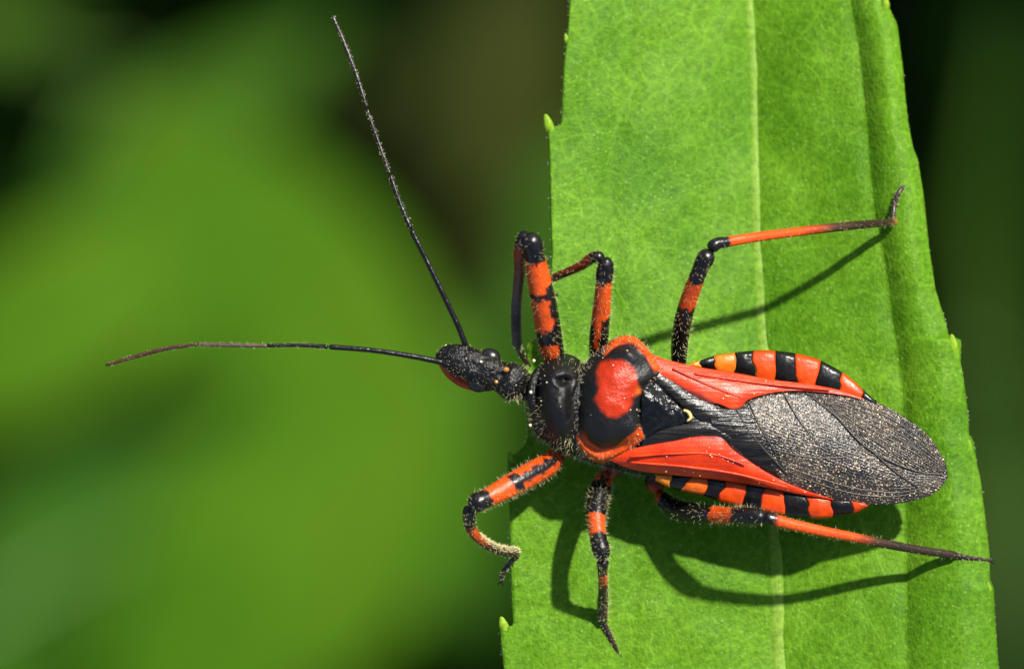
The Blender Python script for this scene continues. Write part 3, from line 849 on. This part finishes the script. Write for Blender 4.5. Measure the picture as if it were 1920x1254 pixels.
left_wing, v2 = loft_patch('forewing', LOi, LOo, M['corium'], bug, .05, 90, 34, .14, lambda x, y, s, w: mixc(corium_col(x, y, s, w), BLACK * 2, .7 * sstep(-6, 4, in_poly(x, y, [(1310, 812), (1360, 812), (1366, 830), (1335, 826)]))))
left_wing['label'] = 'forewing with red leathery part over the striped near flank'
# membranes: the one underneath shows along the upper right edge
MUu = [(1384, 768), (1402, 750), (1430, 741), (1470, 734), (1540, 735), (1600, 743), (1648, 756), (1700, 784), (1746, 823), (1773, 866)]
MUl = [(1380, 790), (1400, 800), (1440, 815), (1480, 825), (1560, 850), (1620, 870), (1670, 890), (1710, 902), (1750, 905), (1777, 888)]
loft_patch('membrane', MUu, MUl, M['membrane_low'], right_wing, -.05, 90, 34, .02, thick=.012)
MTu = [(1368, 800), (1376, 780), (1390, 764), (1420, 747), (1465, 737), (1520, 741), (1565, 776), (1618, 832), (1680, 868), (1735, 885), (1777, 889)]
MTl = [(1366, 832), (1380, 846), (1403, 864), (1459, 898), (1519, 924), (1560, 937), (1600, 944), (1660, 946), (1714, 938), (1758, 920), (1777, 896)]
memb, mv = loft_patch('membrane', MTu, MTl, M['membrane_top'], left_wing, .03, 110, 44, .04, thick=.012)
M['mvein'] = plain('membrane_vein', (0.035, 0.028, 0.02), 0.35, .3, 8, .5)
def wing_line(line, rad, mat, parent, lift=.05, n=50):
    line = np.asarray(line, float); s = np.r_[0, np.cumsum(np.hypot(*np.diff(line, axis=0).T))]
    xy = smooth_interp(np.linspace(0, s[-1], n), s, line)
    return tube('wing_vein', P(xy[:, 0], xy[:, 1], wing_z(xy[:, 0], xy[:, 1]) + lift), rad, mat, parent, n=n, m=8)[0]
for l_ in ([(1470, 738), (1500, 790), (1535, 835)], [(1450, 842), (1500, 854), (1560, 858), (1605, 850), (1620, 834)], [(1640, 850), (1680, 885), (1720, 912)],
           [(1520, 742), (1565, 777), (1618, 833), (1680, 869), (1735, 886), (1772, 889)], [(1380, 765), (1400, 800), (1440, 850), (1480, 892)], [(1404, 752), (1425, 800), (1455, 850)]):
    wing_line(l_, [.010, .017, .012], M['mvein'], left_wing, .07)
M['finevein'] = plain('membrane_fine_vein', (0.10, 0.08, 0.06), 0.3, .3, 8, .5)
for k in range(9):                                     # fine lengthwise veins of the covering membrane
    f_ = (k + .6) / 9.4
    wing_line([(1420 + 60 * f_, 800 + 90 * f_), (1520 + 20 * f_, 812 + 104 * f_), (1620, 840 + 96 * f_), (1700, 874 + 58 * f_), (1766, 890 + 14 * f_)], [.004, .0065, .007, .006, .003], M['finevein'], left_wing, .055)
for k in range(7):                                     # and of the one below it
    f_ = (k + .6) / 7.4
    wing_line([(1545 + 15 * f_, 742 + 22 * f_), (1620 + 6 * f_, 757 + 66 * f_), (1690, 790 + 72 * f_), (1740, 830 + 52 * f_), (1770, 868 + 16 * f_)], [.004, .0065, .007, .006, .003], M['finevein'], right_wing, -.02)
for l_ in ([(1300, 700), (1380, 712), (1460, 722), (1560, 731)], [(1260, 690), (1330, 722), (1390, 745)]):
    wing_line(l_, [.02, .025, .015], M['corium'], right_wing, .09)
for l_ in ([(1180, 856), (1260, 850), (1340, 852), (1400, 872)], [(1180, 866), (1280, 874), (1380, 888), (1480, 914)]):
    wing_line(l_, [.02, .025, .015], M['corium'], left_wing, .15)
for o in bpy.data.objects:
    if o.name.startswith('wing_vein') and o.data.materials[0] == M['corium']:
        me = o.data
        at = me.color_attributes.new('Col', 'FLOAT_COLOR', 'POINT')
        c = np.ones((len(me.vertices), 4), np.float32); c[:, :3] = RED * 1.1; at.data.foreach_set('color', c.ravel())
# dark inner wing parts beside the scutellum
loft_patch('clavus', [(1226, 694), (1262, 715), (1310, 746), (1350, 762), (1382, 776)], [(1222, 708), (1250, 732), (1290, 770), (1325, 795), (1376, 806)], M['clavus'], right_wing, .03, 50, 20, .10)
loft_patch('clavus', [(1206, 826), (1240, 806), (1280, 796), (1310, 790), (1350, 800), (1372, 812)], [(1200, 840), (1240, 831), (1280, 824), (1310, 818), (1345, 820), (1372, 838)], M['clavus'], left_wing, .045, 50, 20, .10)
loft_patch('clavus', [(1295, 770), (1330, 790), (1370, 800), (1390, 810)], [(1290, 800), (1330, 812), (1364, 826), (1396, 856)], M['clavus'], left_wing, .0, 40, 20, .05)
loft_patch('clavus', [(1322, 762), (1356, 766), (1386, 764), (1402, 760)], [(1340, 812), (1374, 834), (1412, 866), (1462, 896)], M['clavus'], left_wing, .05, 40, 24, .03)
# scutellum with folded surface and pale tip
def scut_z(x, y):
    return wing_z(x, y) + .02 + .10 * np.exp(-((y - 745 - (x - 1210) * .45) / 22) ** 2) * sstep(1300, 1230, x) + .03 * vnoise(x / 10, y / 10, 12)
scut, _ = loft_patch('scutellum', [(1205, 700), (1222, 710), (1248, 736), (1275, 764), (1296, 782)], [(1200, 832), (1222, 820), (1250, 806), (1275, 796), (1296, 788)], M['scutellum'], bug, 0, 50, 40, .06, zfun=scut_z)
tube('scutellum_tip', [P(1281, 768, 2.68), P(1291, 773, 2.70), P(1295, 782, 2.70), P(1288, 790, 2.67)], [.018, .03, .03, .015], M['yellow'], scut, n=24, m=8)

# --- abdomen margin: alternating black and orange plates
UO = [(1296, 682), (1310, 676), (1343, 666), (1375, 661), (1415, 657), (1451, 657), (1497, 663), (1535, 674), (1583, 700), (1616, 726), (1648, 757)]
UI = [(1300, 690), (1312, 692), (1345, 697), (1373, 702), (1420, 712), (1447, 716), (1499, 726), (1524, 732), (1575, 742), (1610, 752), (1646, 762)]
PLATE = ORANGE * .55 + RED * .45
UC = [AMBER, BLACK, AMBER * .45 + ORANGE * .5, BLACK, PLATE, BLACK, PLATE, BLACK, PLATE, BLACK]
LI = [(1230, 890), (1256, 890), (1300, 894), (1326, 897), (1365, 902), (1396, 908), (1436, 914), (1468, 922), (1516, 930), (1552, 936), (1600, 940), (1624, 944)]
LO = [(1232, 901), (1254, 913), (1280, 920), (1316, 928), (1349, 939), (1387, 949), (1431, 959), (1467, 966), (1523, 972), (1559, 971), (1603, 962), (1626, 951)]
LC = [AMBER, BLACK, AMBER * .25 + ORANGE * .7, BLACK, PLATE, BLACK, PLATE, BLACK, PLATE, BLACK, PLATE]
def plates(outer, inner, cols, zo, zi):
    outer = np.asarray(outer, float); inner = np.asarray(inner, float)
    so = np.arange(len(outer))
    for k, c in enumerate(cols):
        e0 = .09 if c[0] < .05 else -.09
        t = np.linspace(max(k + e0, 0), min(k + 1 - e0, len(cols)), 14)
        A = smooth_interp(t, so, outer); B = smooth_interp(t, so, inner)
        w = np.linspace(0, 1, 12)
        wa = 1.2 * vnoise(w * 3 + k * 7, np.zeros(12), 3) * 2.5; wb = vnoise(w * 3 + k * 7 + 7, np.zeros(12), 3) * 2.5
        wob = wa[None] + (wb - wa)[None] * np.linspace(0, 1, 14)[:, None]
        xy = A[:, None] * (1 - w)[None, :, None] + B[:, None] * w[None, :, None]
        xy[..., 0] += wob
        u, v_ = frame_uv(xy[..., 0], xy[..., 1])
        e = np.minimum(np.linspace(0, 1, 14), 1 - np.linspace(0, 1, 14))[:, None]
        z = zo(u) * (1 - w)[None] + zi(u) * w[None] + .05 * np.sin(np.pi * w)[None] + .025 * np.sqrt(np.clip(e * 2, 0, 1)) - .07 * (w[None] < .08)
        V = P(xy[..., 0], xy[..., 1], z)
        F = grid_faces(14, 12)
        if np.cross(V[1, 0] - V[0, 0], V[0, 1] - V[0, 0])[2] > 0: F = [f_[::-1] for f_ in F]
        cc = np.broadcast_to(c, V.shape).copy()
        cc = cc * (1 + .2 * vnoise(xy[..., 0] / 9, xy[..., 1] / 9, k))[..., None]
        o = mk('abdomen_plate', V, F, M['cuticle'], body, cc, thick=.12)
zu = lambda u: 1.78 - .25 * u; zui = lambda u: 1.72 - .12 * u
plates(UO, UI, UC, lambda u: 2.02 - .40 * u, lambda u: 1.96 - .30 * u)
plates(LO, LI, LC, lambda u: 2.10 - .40 * u, lambda u: 2.18 - .36 * u)

# --- legs
def lz(x, y, up=0.03): return float(leaf_z(x, y)) + up
def blotch(t, s, edges, seed):
    return vnoise(t * 26 + seed * 5, s * 2.2, seed)
def leg(label, fem, frad, ffun, knee, tib, trad, tfun, tar, trr, tarcol, hair_n=(420, 260), hair_mat='hair_pale', coxa=None, fringe=False):
    o, v = tube('leg', [P(*q) for q in fem], frad, M['legs'], bug, ffun, n=130, m=28)
    o['label'] = label
    def nrm(v, p, nn):
        c = v.mean(1); k = np.argmin(((c[:, None] - p[None]) ** 2).sum(2), axis=0)
        sg = np.sign((nn * (p - c[k])).sum(1)); return nn * sg[:, None]
    p, nn = sample_surface(v[4:-4], hair_n[0]); hairs('bristle', p, nrm(v, p, nn), M[hair_mat], o, .095, .0027, jitter=.22)
    if coxa is not None:
        tube('coxa', [P(*q) for q in coxa], [.16, .2, .15], M['legs'], o, lambda t, s, u: mixc(np.broadcast_to(BLACK, t.shape + (3,)), ORANGE * .5, sstep(.6, .9, t)), n=24, m=16)
    tb, v = tube('tibia', [P(*q) for q in tib], trad, M['legs'], o, tfun, n=130, m=20)
    p, nn = sample_surface(v[4:-4], hair_n[1]); hairs('bristle', p, nrm(v, p, nn), M[hair_mat], o, .07, .0026, jitter=.3)
    if fringe:
        msk = np.zeros(v.shape[:2]); msk[52:] = 1
        cv = v.mean(1); dirv = v - cv[:, None]; dirv /= np.linalg.norm(dirv, axis=2)[..., None] + 1e-9
        msk = msk * (dirv @ np.array((.55, .65, .5)) > .45)
        p, nn = sample_surface(v, 520, msk); hairs('bristle', p, nrm(v, p, nn), M['hair_pale'], o, .055, .006, jitter=.2)
    ts, v = tube('tarsus', [P(*q) for q in tar], trr, M['legs'], o, lambda t, s, u: np.broadcast_to(tarcol, t.shape + (3,)), n=60, m=14)
    p, nn = sample_surface(v[3:-3], 70); hairs('bristle', p, nrm(v, p, nn), M['hair_grey'], o, .06, .005, jitter=.3)
    a_, b_ = np.array(P(*tar[-2])), np.array(P(*tar[-1])); d = (b_ - a_) / np.linalg.norm(b_ - a_)
    sd = np.cross(d, (0, 0, 1)); sd /= np.linalg.norm(sd) + 1e-9
    for sg in (-1, 1):
        tube('claw', [b_ - d * .02, b_ + d * .05 + sd * sg * .04, b_ + d * .09 + sd * sg * .045 + np.array((0, 0, -.05))], [.018, .014, .004], M['legs'], ts, lambda t, s, u: np.broadcast_to(BLACK, t.shape + (3,)), n=12, m=8)
    return o
def bands(seed, specs, base=ORANGE):
    """specs: list of (t0, t1, s0, s1) black regions with ragged edges"""
    def f(t, s, u):
        c = np.broadcast_to(base, t.shape + (3,)).copy()
        wt = .018 * blotch(t, s, 0, seed) + .012 * vnoise(s * 4, t * 50, seed + 1)
        ws = .18 * vnoise(t * 22, s * 1.5, seed + 2)
        for (t0, t1, s0, s1) in specs:
            m = sstep(t0 - .008, t0 + .008, t + wt) * sstep(t1 + .008, t1 - .008, t + wt)
            m = m * sstep(s0 - .08, s0 + .08, s + ws) * sstep(s1 + .08, s1 - .08, s + ws)
            c = mixc(c, BLACK, m)
        return c
    return f
def fade(stops):
    def f(t, s, u):
        xs = [q[0] for q in stops]
        return np.stack([np.interp(t, xs, [q[1][k] for q in stops]) for k in range(3)], -1)
    return f
DB = np.array((.022, .013, .008)); GR = np.array((.07, .06, .05))
# side +1 is to the right of the direction of travel
leg('front leg raised beside the head, folded at its black knee',
    [(1044, 690, 1.75), (1034, 650, 2.1), (1022, 580, 2.55), (1008, 510, 2.95), (996, 452, 3.2), (990, 436, 3.22)], [(0, .16), (.12, .21), (.4, .235), (.7, .21), (.85, .185), (.95, .19), (1, .15)],
    bands(11, [(.82, 1.1, -2, 2), (0, .66, .42, 2), (.56, .61, -2, 2), (.23, .36, -.2, 2), (.23, .33, -2, 2), (0, .08, -2, 2)]), None,
    [(990, 436, 3.22), (980, 452, 3.1), (974, 510, 2.6), (968, 590, 1.95), (970, 650, 1.5)], [.14, .11, .10, .10, .10], fade([(0, BLACK), (.10, BLACK), (.14, ORANGE * .45), (.4, BROWN * 2.2), (.7, GR * 1.2), (1, GR * 1.6)]),
    [(970, 648, 1.5), (980, 668, lz(992, 668, .14)), (996, 690, lz(1000, 690)), (1008, 706, lz(1008, 706))], [.05, .055, .05, .03], DB, coxa=[(1050, 730, 1.6), (1047, 705, 1.6), (1043, 686, 1.75)])
leg('middle leg behind the raised front leg, short black topped thigh',
    [(1122, 690, 1.5), (1122, 650, 1.85), (1128, 580, 2.35), (1133, 520, 2.75), (1135, 492, 2.88), (1132, 482, 2.88)], [(0, .12), (.15, .165), (.5, .17), (.75, .15), (.92, .155), (1, .12)],
    bands(21, [(.80, 1.1, -2, 2), (0, .5, .05, 2), (0, .42, -2, -.55), (0, .24, -2, 2)]), None,
    [(1132, 484, 2.88), (1118, 482, 2.8), (1090, 498, 2.5), (1045, 518, 2.0), (1020, 530, 1.65), (1040, 548, lz(1040, 548, .2))][:5], [.12, .095, .08, .075, .07], fade([(0, BLACK), (.13, BLACK), (.17, ORANGE * .45), (.5, ORANGE * .25), (1, DB)]),
    [(1020, 530, 1.65), (1030, 542, lz(1036, 545, .1)), (1050, 560, lz(1050, 560)), (1062, 575, lz(1062, 575))], [.05, .05, .045, .03], DB, coxa=[(1130, 740, 1.3), (1125, 712, 1.35), (1122, 688, 1.5)])
leg('hind leg with long red shin reaching across the midrib to the leaf margin',
    [(1274, 710, 1.35), (1273, 670, 1.6), (1281, 600, 2.15), (1303, 530, 2.65), (1322, 486, 2.9), (1332, 468, 2.95)], [(0, .11), (.15, .145), (.4, .165), (.7, .155), (.85, .15), (.95, .165), (1, .13)],
    bands(31, [(.77, 1.1, -2, 2), (.1, .58, -2, 2), (0, .2, -2, .1)], ORANGE * .85), None,
    [(1330, 470, 2.95), (1342, 458, 2.92), (1362, 454, 2.85), (1500, 434, 2.0), (1600, 423, 1.3), (1680, 416, lz(1680, 416, .16))], [(0, .13), (.08, .1), (.2, .092), (.6, .082), (1, .07)], fade([(0, BLACK), (.085, BLACK), (.095, ORANGE * 1.1), (.42, ORANGE * .9), (.58, BROWN), (.68, DB), (.95, DB), (1, (.3, .13, .03))]),
    [(1674, 414, lz(1676, 414, .2)), (1676, 390, lz(1676, 390, .14)), (1686, 360, lz(1686, 360, .1)), (1703, 343, lz(1703, 343, .05))], [.045, .05, .045, .022], DB, coxa=[(1262, 770, 1.1), (1270, 735, 1.15), (1274, 708, 1.35)])
leg('front leg crooked over the leaf edge, black knee and pale haired shin',
    [(1050, 850, 1.55), (1030, 868, 1.75), (975, 900, 2.15), (920, 930, 2.45), (890, 945, 2.55), (882, 950, 2.5)], [(0, .17), (.12, .21), (.4, .225), (.7, .20), (.85, .175), (.95, .19), (1, .15)],
    bands(41, [(.83, 1.1, -2, 2), (.12, .62, -.35, .5), (.52, .6, -.9, .9), (0, .06, -2, 2)]), None,
    [(884, 948, 2.5), (880, 965, 2.4), (883, 990, 2.2), (905, 1015, 1.85), (940, 1032, 1.45), (972, 1036, 1.15)], [(0, .15), (.12, .12), (.3, .095), (.7, .085), (1, .09)], fade([(0, BLACK), (.22, BLACK), (.28, ORANGE * .7), (.45, ORANGE * .5), (.6, DB), (1, DB)]),
    [(972, 1040, 1.12), (955, 1056, lz(962, 1056, .1)), (942, 1075, lz(957, 1075, .02)), (939, 1090, lz(957, 1088, -.03))], [.055, .05, .045, .03], DB, hair_n=(520, 300), coxa=[(1075, 820, 1.4), (1064, 838, 1.4), (1052, 849, 1.55)], fringe=True)
leg('middle leg planted straight down on the leaf with hairy black thigh',
    [(1138, 885, 1.25), (1126, 915, 1.45), (1118, 960, 1.75), (1122, 1010, 2.0), (1129, 1040, 2.08), (1130, 1050, 2.04)], [(0, .13), (.15, .185), (.45, .185), (.7, .155), (.88, .165), (1, .14)],
    bands(51, [(.74, 1.1, -2, 2), (.18, .53, -2, 2), (.1, .3, -.45, .4)]), None,
    [(1130, 1048, 2.04), (1130, 1070, 1.82), (1131, 1100, 1.45), (1130, 1140, .95), (1131, 1168, lz(1131, 1168, .12))], [(0, .13), (.12, .10), (.4, .09), (.8, .10), (1, .08)], fade([(0, BLACK), (.19, BLACK), (.22, ORANGE * .8), (.33, ORANGE * .7), (.38, BROWN), (.5, DB), (1, DB)]),
    [(1132, 1166, lz(1132, 1166, .14)), (1140, 1184, lz(1140, 1184, .1)), (1150, 1205, lz(1150, 1205, .07)), (1160, 1227, lz(1160, 1227, .05))], [.045, .05, .045, .03], DB, hair_n=(620, 420), coxa=[(1165, 850, 1.0), (1152, 872, 1.05), (1140, 888, 1.25)])
leg('hind leg lying along the striped flank, red shin ending past the leaf margin',
    [(1232, 925, 1.05), (1258, 948, 1.2), (1310, 962, 1.7), (1370, 966, 2.2), (1420, 968, 2.52), (1438, 970, 2.56)], [(0, .12), (.15, .17), (.45, .175), (.7, .155), (.88, .16), (1, .13)],
    bands(61, [(.74, 1.1, -2, 2), (.05, .56, -2, 2)], ORANGE * .85), None,
    [(1430, 968, 2.56), (1450, 974, 2.55), (1480, 982, 2.45), (1600, 1007, 1.9), (1720, 1030, 1.25), (1795, 1041, lz(1795, 1041, .14))], [(0, .14), (.06, .115), (.2, .105), (.6, .085), (1, .075)], fade([(0, BLACK), (.05, BLACK), (.075, ORANGE), (.42, ORANGE * .9), (.56, BROWN), (.66, DB), (1, DB)]),
    [(1790, 1040, lz(1790, 1040, .14)), (1815, 1045, lz(1815, 1045, .08)), (1840, 1048, lz(1838, 1048, .05)), (1860, 1051, lz(1848, 1051, .02))], [.055, .045, .04, .028], DB, coxa=[(1232, 860, .95), (1228, 895, .95), (1232, 925, 1.05)])

# --- bristles on head and thorax
cth = np.repeat(ca[None], ns, 0); sth = np.repeat(sa[None], ns, 0)
du = np.gradient(BV, axis=0); dv = np.gradient(BV, axis=1)
def body_hair(cnt, mask, mat, length, rad=.006, lean=(0, 0, 0), jit=.3):
    p, nn = sample_surface(BV, cnt, mask)
    c = BV.mean(1); k = np.argmin(((c[:, None] - p[None]) ** 2).sum(2), axis=0)
    nn = nn * np.sign((nn * (p - c[k])).sum(1))[:, None]
    hairs('bristle', p, nn, M[mat], body, length, rad, lean, jit)
body_hair(380, ((bx < 990) & (sth > -.3)).astype(float), 'hair_pale', .045, .0024)
body_hair(60, ((bx < 900) & (sth > -.3)).astype(float), 'hair_pale', .05, .004)
body_hair(520, ((bx > 950) & (bx < 1100) & (cth > .3) & (sth > -.7)).astype(float), 'hair_pale', .14, .0032, (-.3, -.1, .2))
body_hair(420, ((bx > 975) & (bx < 1140) & (cth < -.4) & (sth > -.5)).astype(float), 'hair_pale', .11, .003, (0, .2, .2))
body_hair(420, ((bx > 1100) & (bx < 1340) & (cth > .6) & (sth > -.7)).astype(float), 'hair_grey', .11, .003, (0, -.2, .1))
nP = np.gradient(PV, axis=0)
p, nn = sample_surface(PV[58:], 420); nn = nn * np.sign(nn[:, 2:] + 1e-6)
out = p - P(*PC, 2.3); out[:, 2] = 0; out /= np.linalg.norm(out, axis=1)[:, None]
hairs('bristle', p, nn * .4 + out * .8, M['hair_grey'], pron, .08, .0035, jitter=.3)
p, nn = sample_surface(FV[34:], 200); nn = nn * np.sign(nn[:, 2:] + 1e-6)
hairs('bristle', p, nn, M['hair_pale'], pron, .08, .003, jitter=.35)

# ------------------------------------------------------------------ pollen
def grain_geo(r, n=6, m=8):
    t = np.linspace(0.05, np.pi - .05, n); a = np.linspace(0, 2*np.pi, m, endpoint=False)
    v = np.stack([np.sin(t)[:, None] * np.cos(a), np.sin(t)[:, None] * np.sin(a), np.cos(t)[:, None] * np.ones(m)], -1).reshape(-1, 3)
    v *= r * (1 + rng.normal(0, .12, (len(v), 1)))
    return v, tube_faces(n, m)
gm = None
def pollen(px, py, z, r):
    global gm
    if gm is None:
        v, f_ = grain_geo(1.0); gm = bpy.data.meshes.new('pollen_grain'); gm.from_pydata(v.tolist(), [], f_); gm.materials.append(M['pollen'])
        gm.polygons.foreach_set('use_smooth', [True] * len(gm.polygons))
    o = bpy.data.objects.new('pollen_grain', gm); COL.objects.link(o)
    o.location = P(px, py, z); s = r / 100; o.scale = (s, s * random.uniform(.75, 1), s * random.uniform(.7, 1)); o.rotation_euler = (0, 0, random.uniform(0, 6))
    return o
LG = [(1182, 509, 4.5), (1052, 480, 4), (1415, 1170, 5), (1425, 1178, 4), (1485, 1088, 4), (1255, 1180, 4), (1752, 798, 4), (1775, 1083, 3), (1386, 1190, 3), (1060, 1170, 3), (1073, 1186, 3.2),
      (1550, 296, 3.5), (1633, 368, 4), (1640, 322, 3), (1553, 318, 3), (1730, 1062, 2.5), (1015, 1110, 2.5), (1298, 410, 3)]
for (x, y, r_) in LG:
    tag(pollen(x, y, float(leaf_z(x, y)) + r_ / 160, r_), 'loose cream pollen grain lying on the green leaf', 'pollen', 'pollen grains on the leaf')
for (x, y, z, r_) in [(1188, 674, float(np.nan), 3.2), (1001, 676, 2.34, 3), (995, 735, 2.45, 3.2), (994, 797, 2.2, 3), (1204, 717, 2.76, 3.2), (902, 678, 2.42, 2.6), (1175, 834, 2.2, 2.8)]:
    if z != z: z = 2.72
    tag(pollen(x, y, z, r_), 'cream pollen grain stuck to the black head or thorax', 'pollen', 'pollen grains on the insect')
# a fine dusting too small to count
def dust(name, pts, rad, label):
    v0, f0 = grain_geo(1.0, 4, 5); k = len(v0)
    n = len(pts); r_ = rad * rng.uniform(.5, 1.3, (n, 1, 1))
    V = v0[None] * r_ + pts[:, None]
    F = [tuple(i + q*k for i in f) for q in range(n) for f in f0]
    return tag(mk(name, V, F, M['pollen']), label, 'pollen', kind='stuff')
pw = []
for V_, cnt in ((PV[:64], 12), (FV[:44], 10), (mv[2:-2, 2:-2], 36), (v[2:-2], 14), (v2[2:-2], 22)):
    p, nn = sample_surface(V_, cnt); pw.append(p + np.array([0, 0, .012]))
p, nn = sample_surface(BV[:100], 22, (sth[:100] > .2).astype(float)); pw.append(p + np.array([0, 0, .01]))
dust('pollen_dust', np.concatenate(pw), .014, 'fine pale pollen dust scattered over the insect back and wings')
p, nn = sample_surface(LV, 420, np.where(vis, 1., 0)); dust('pollen_dust', p + np.array([0, 0, .012]), .014, 'fine pale dust specks scattered over the green leaf')
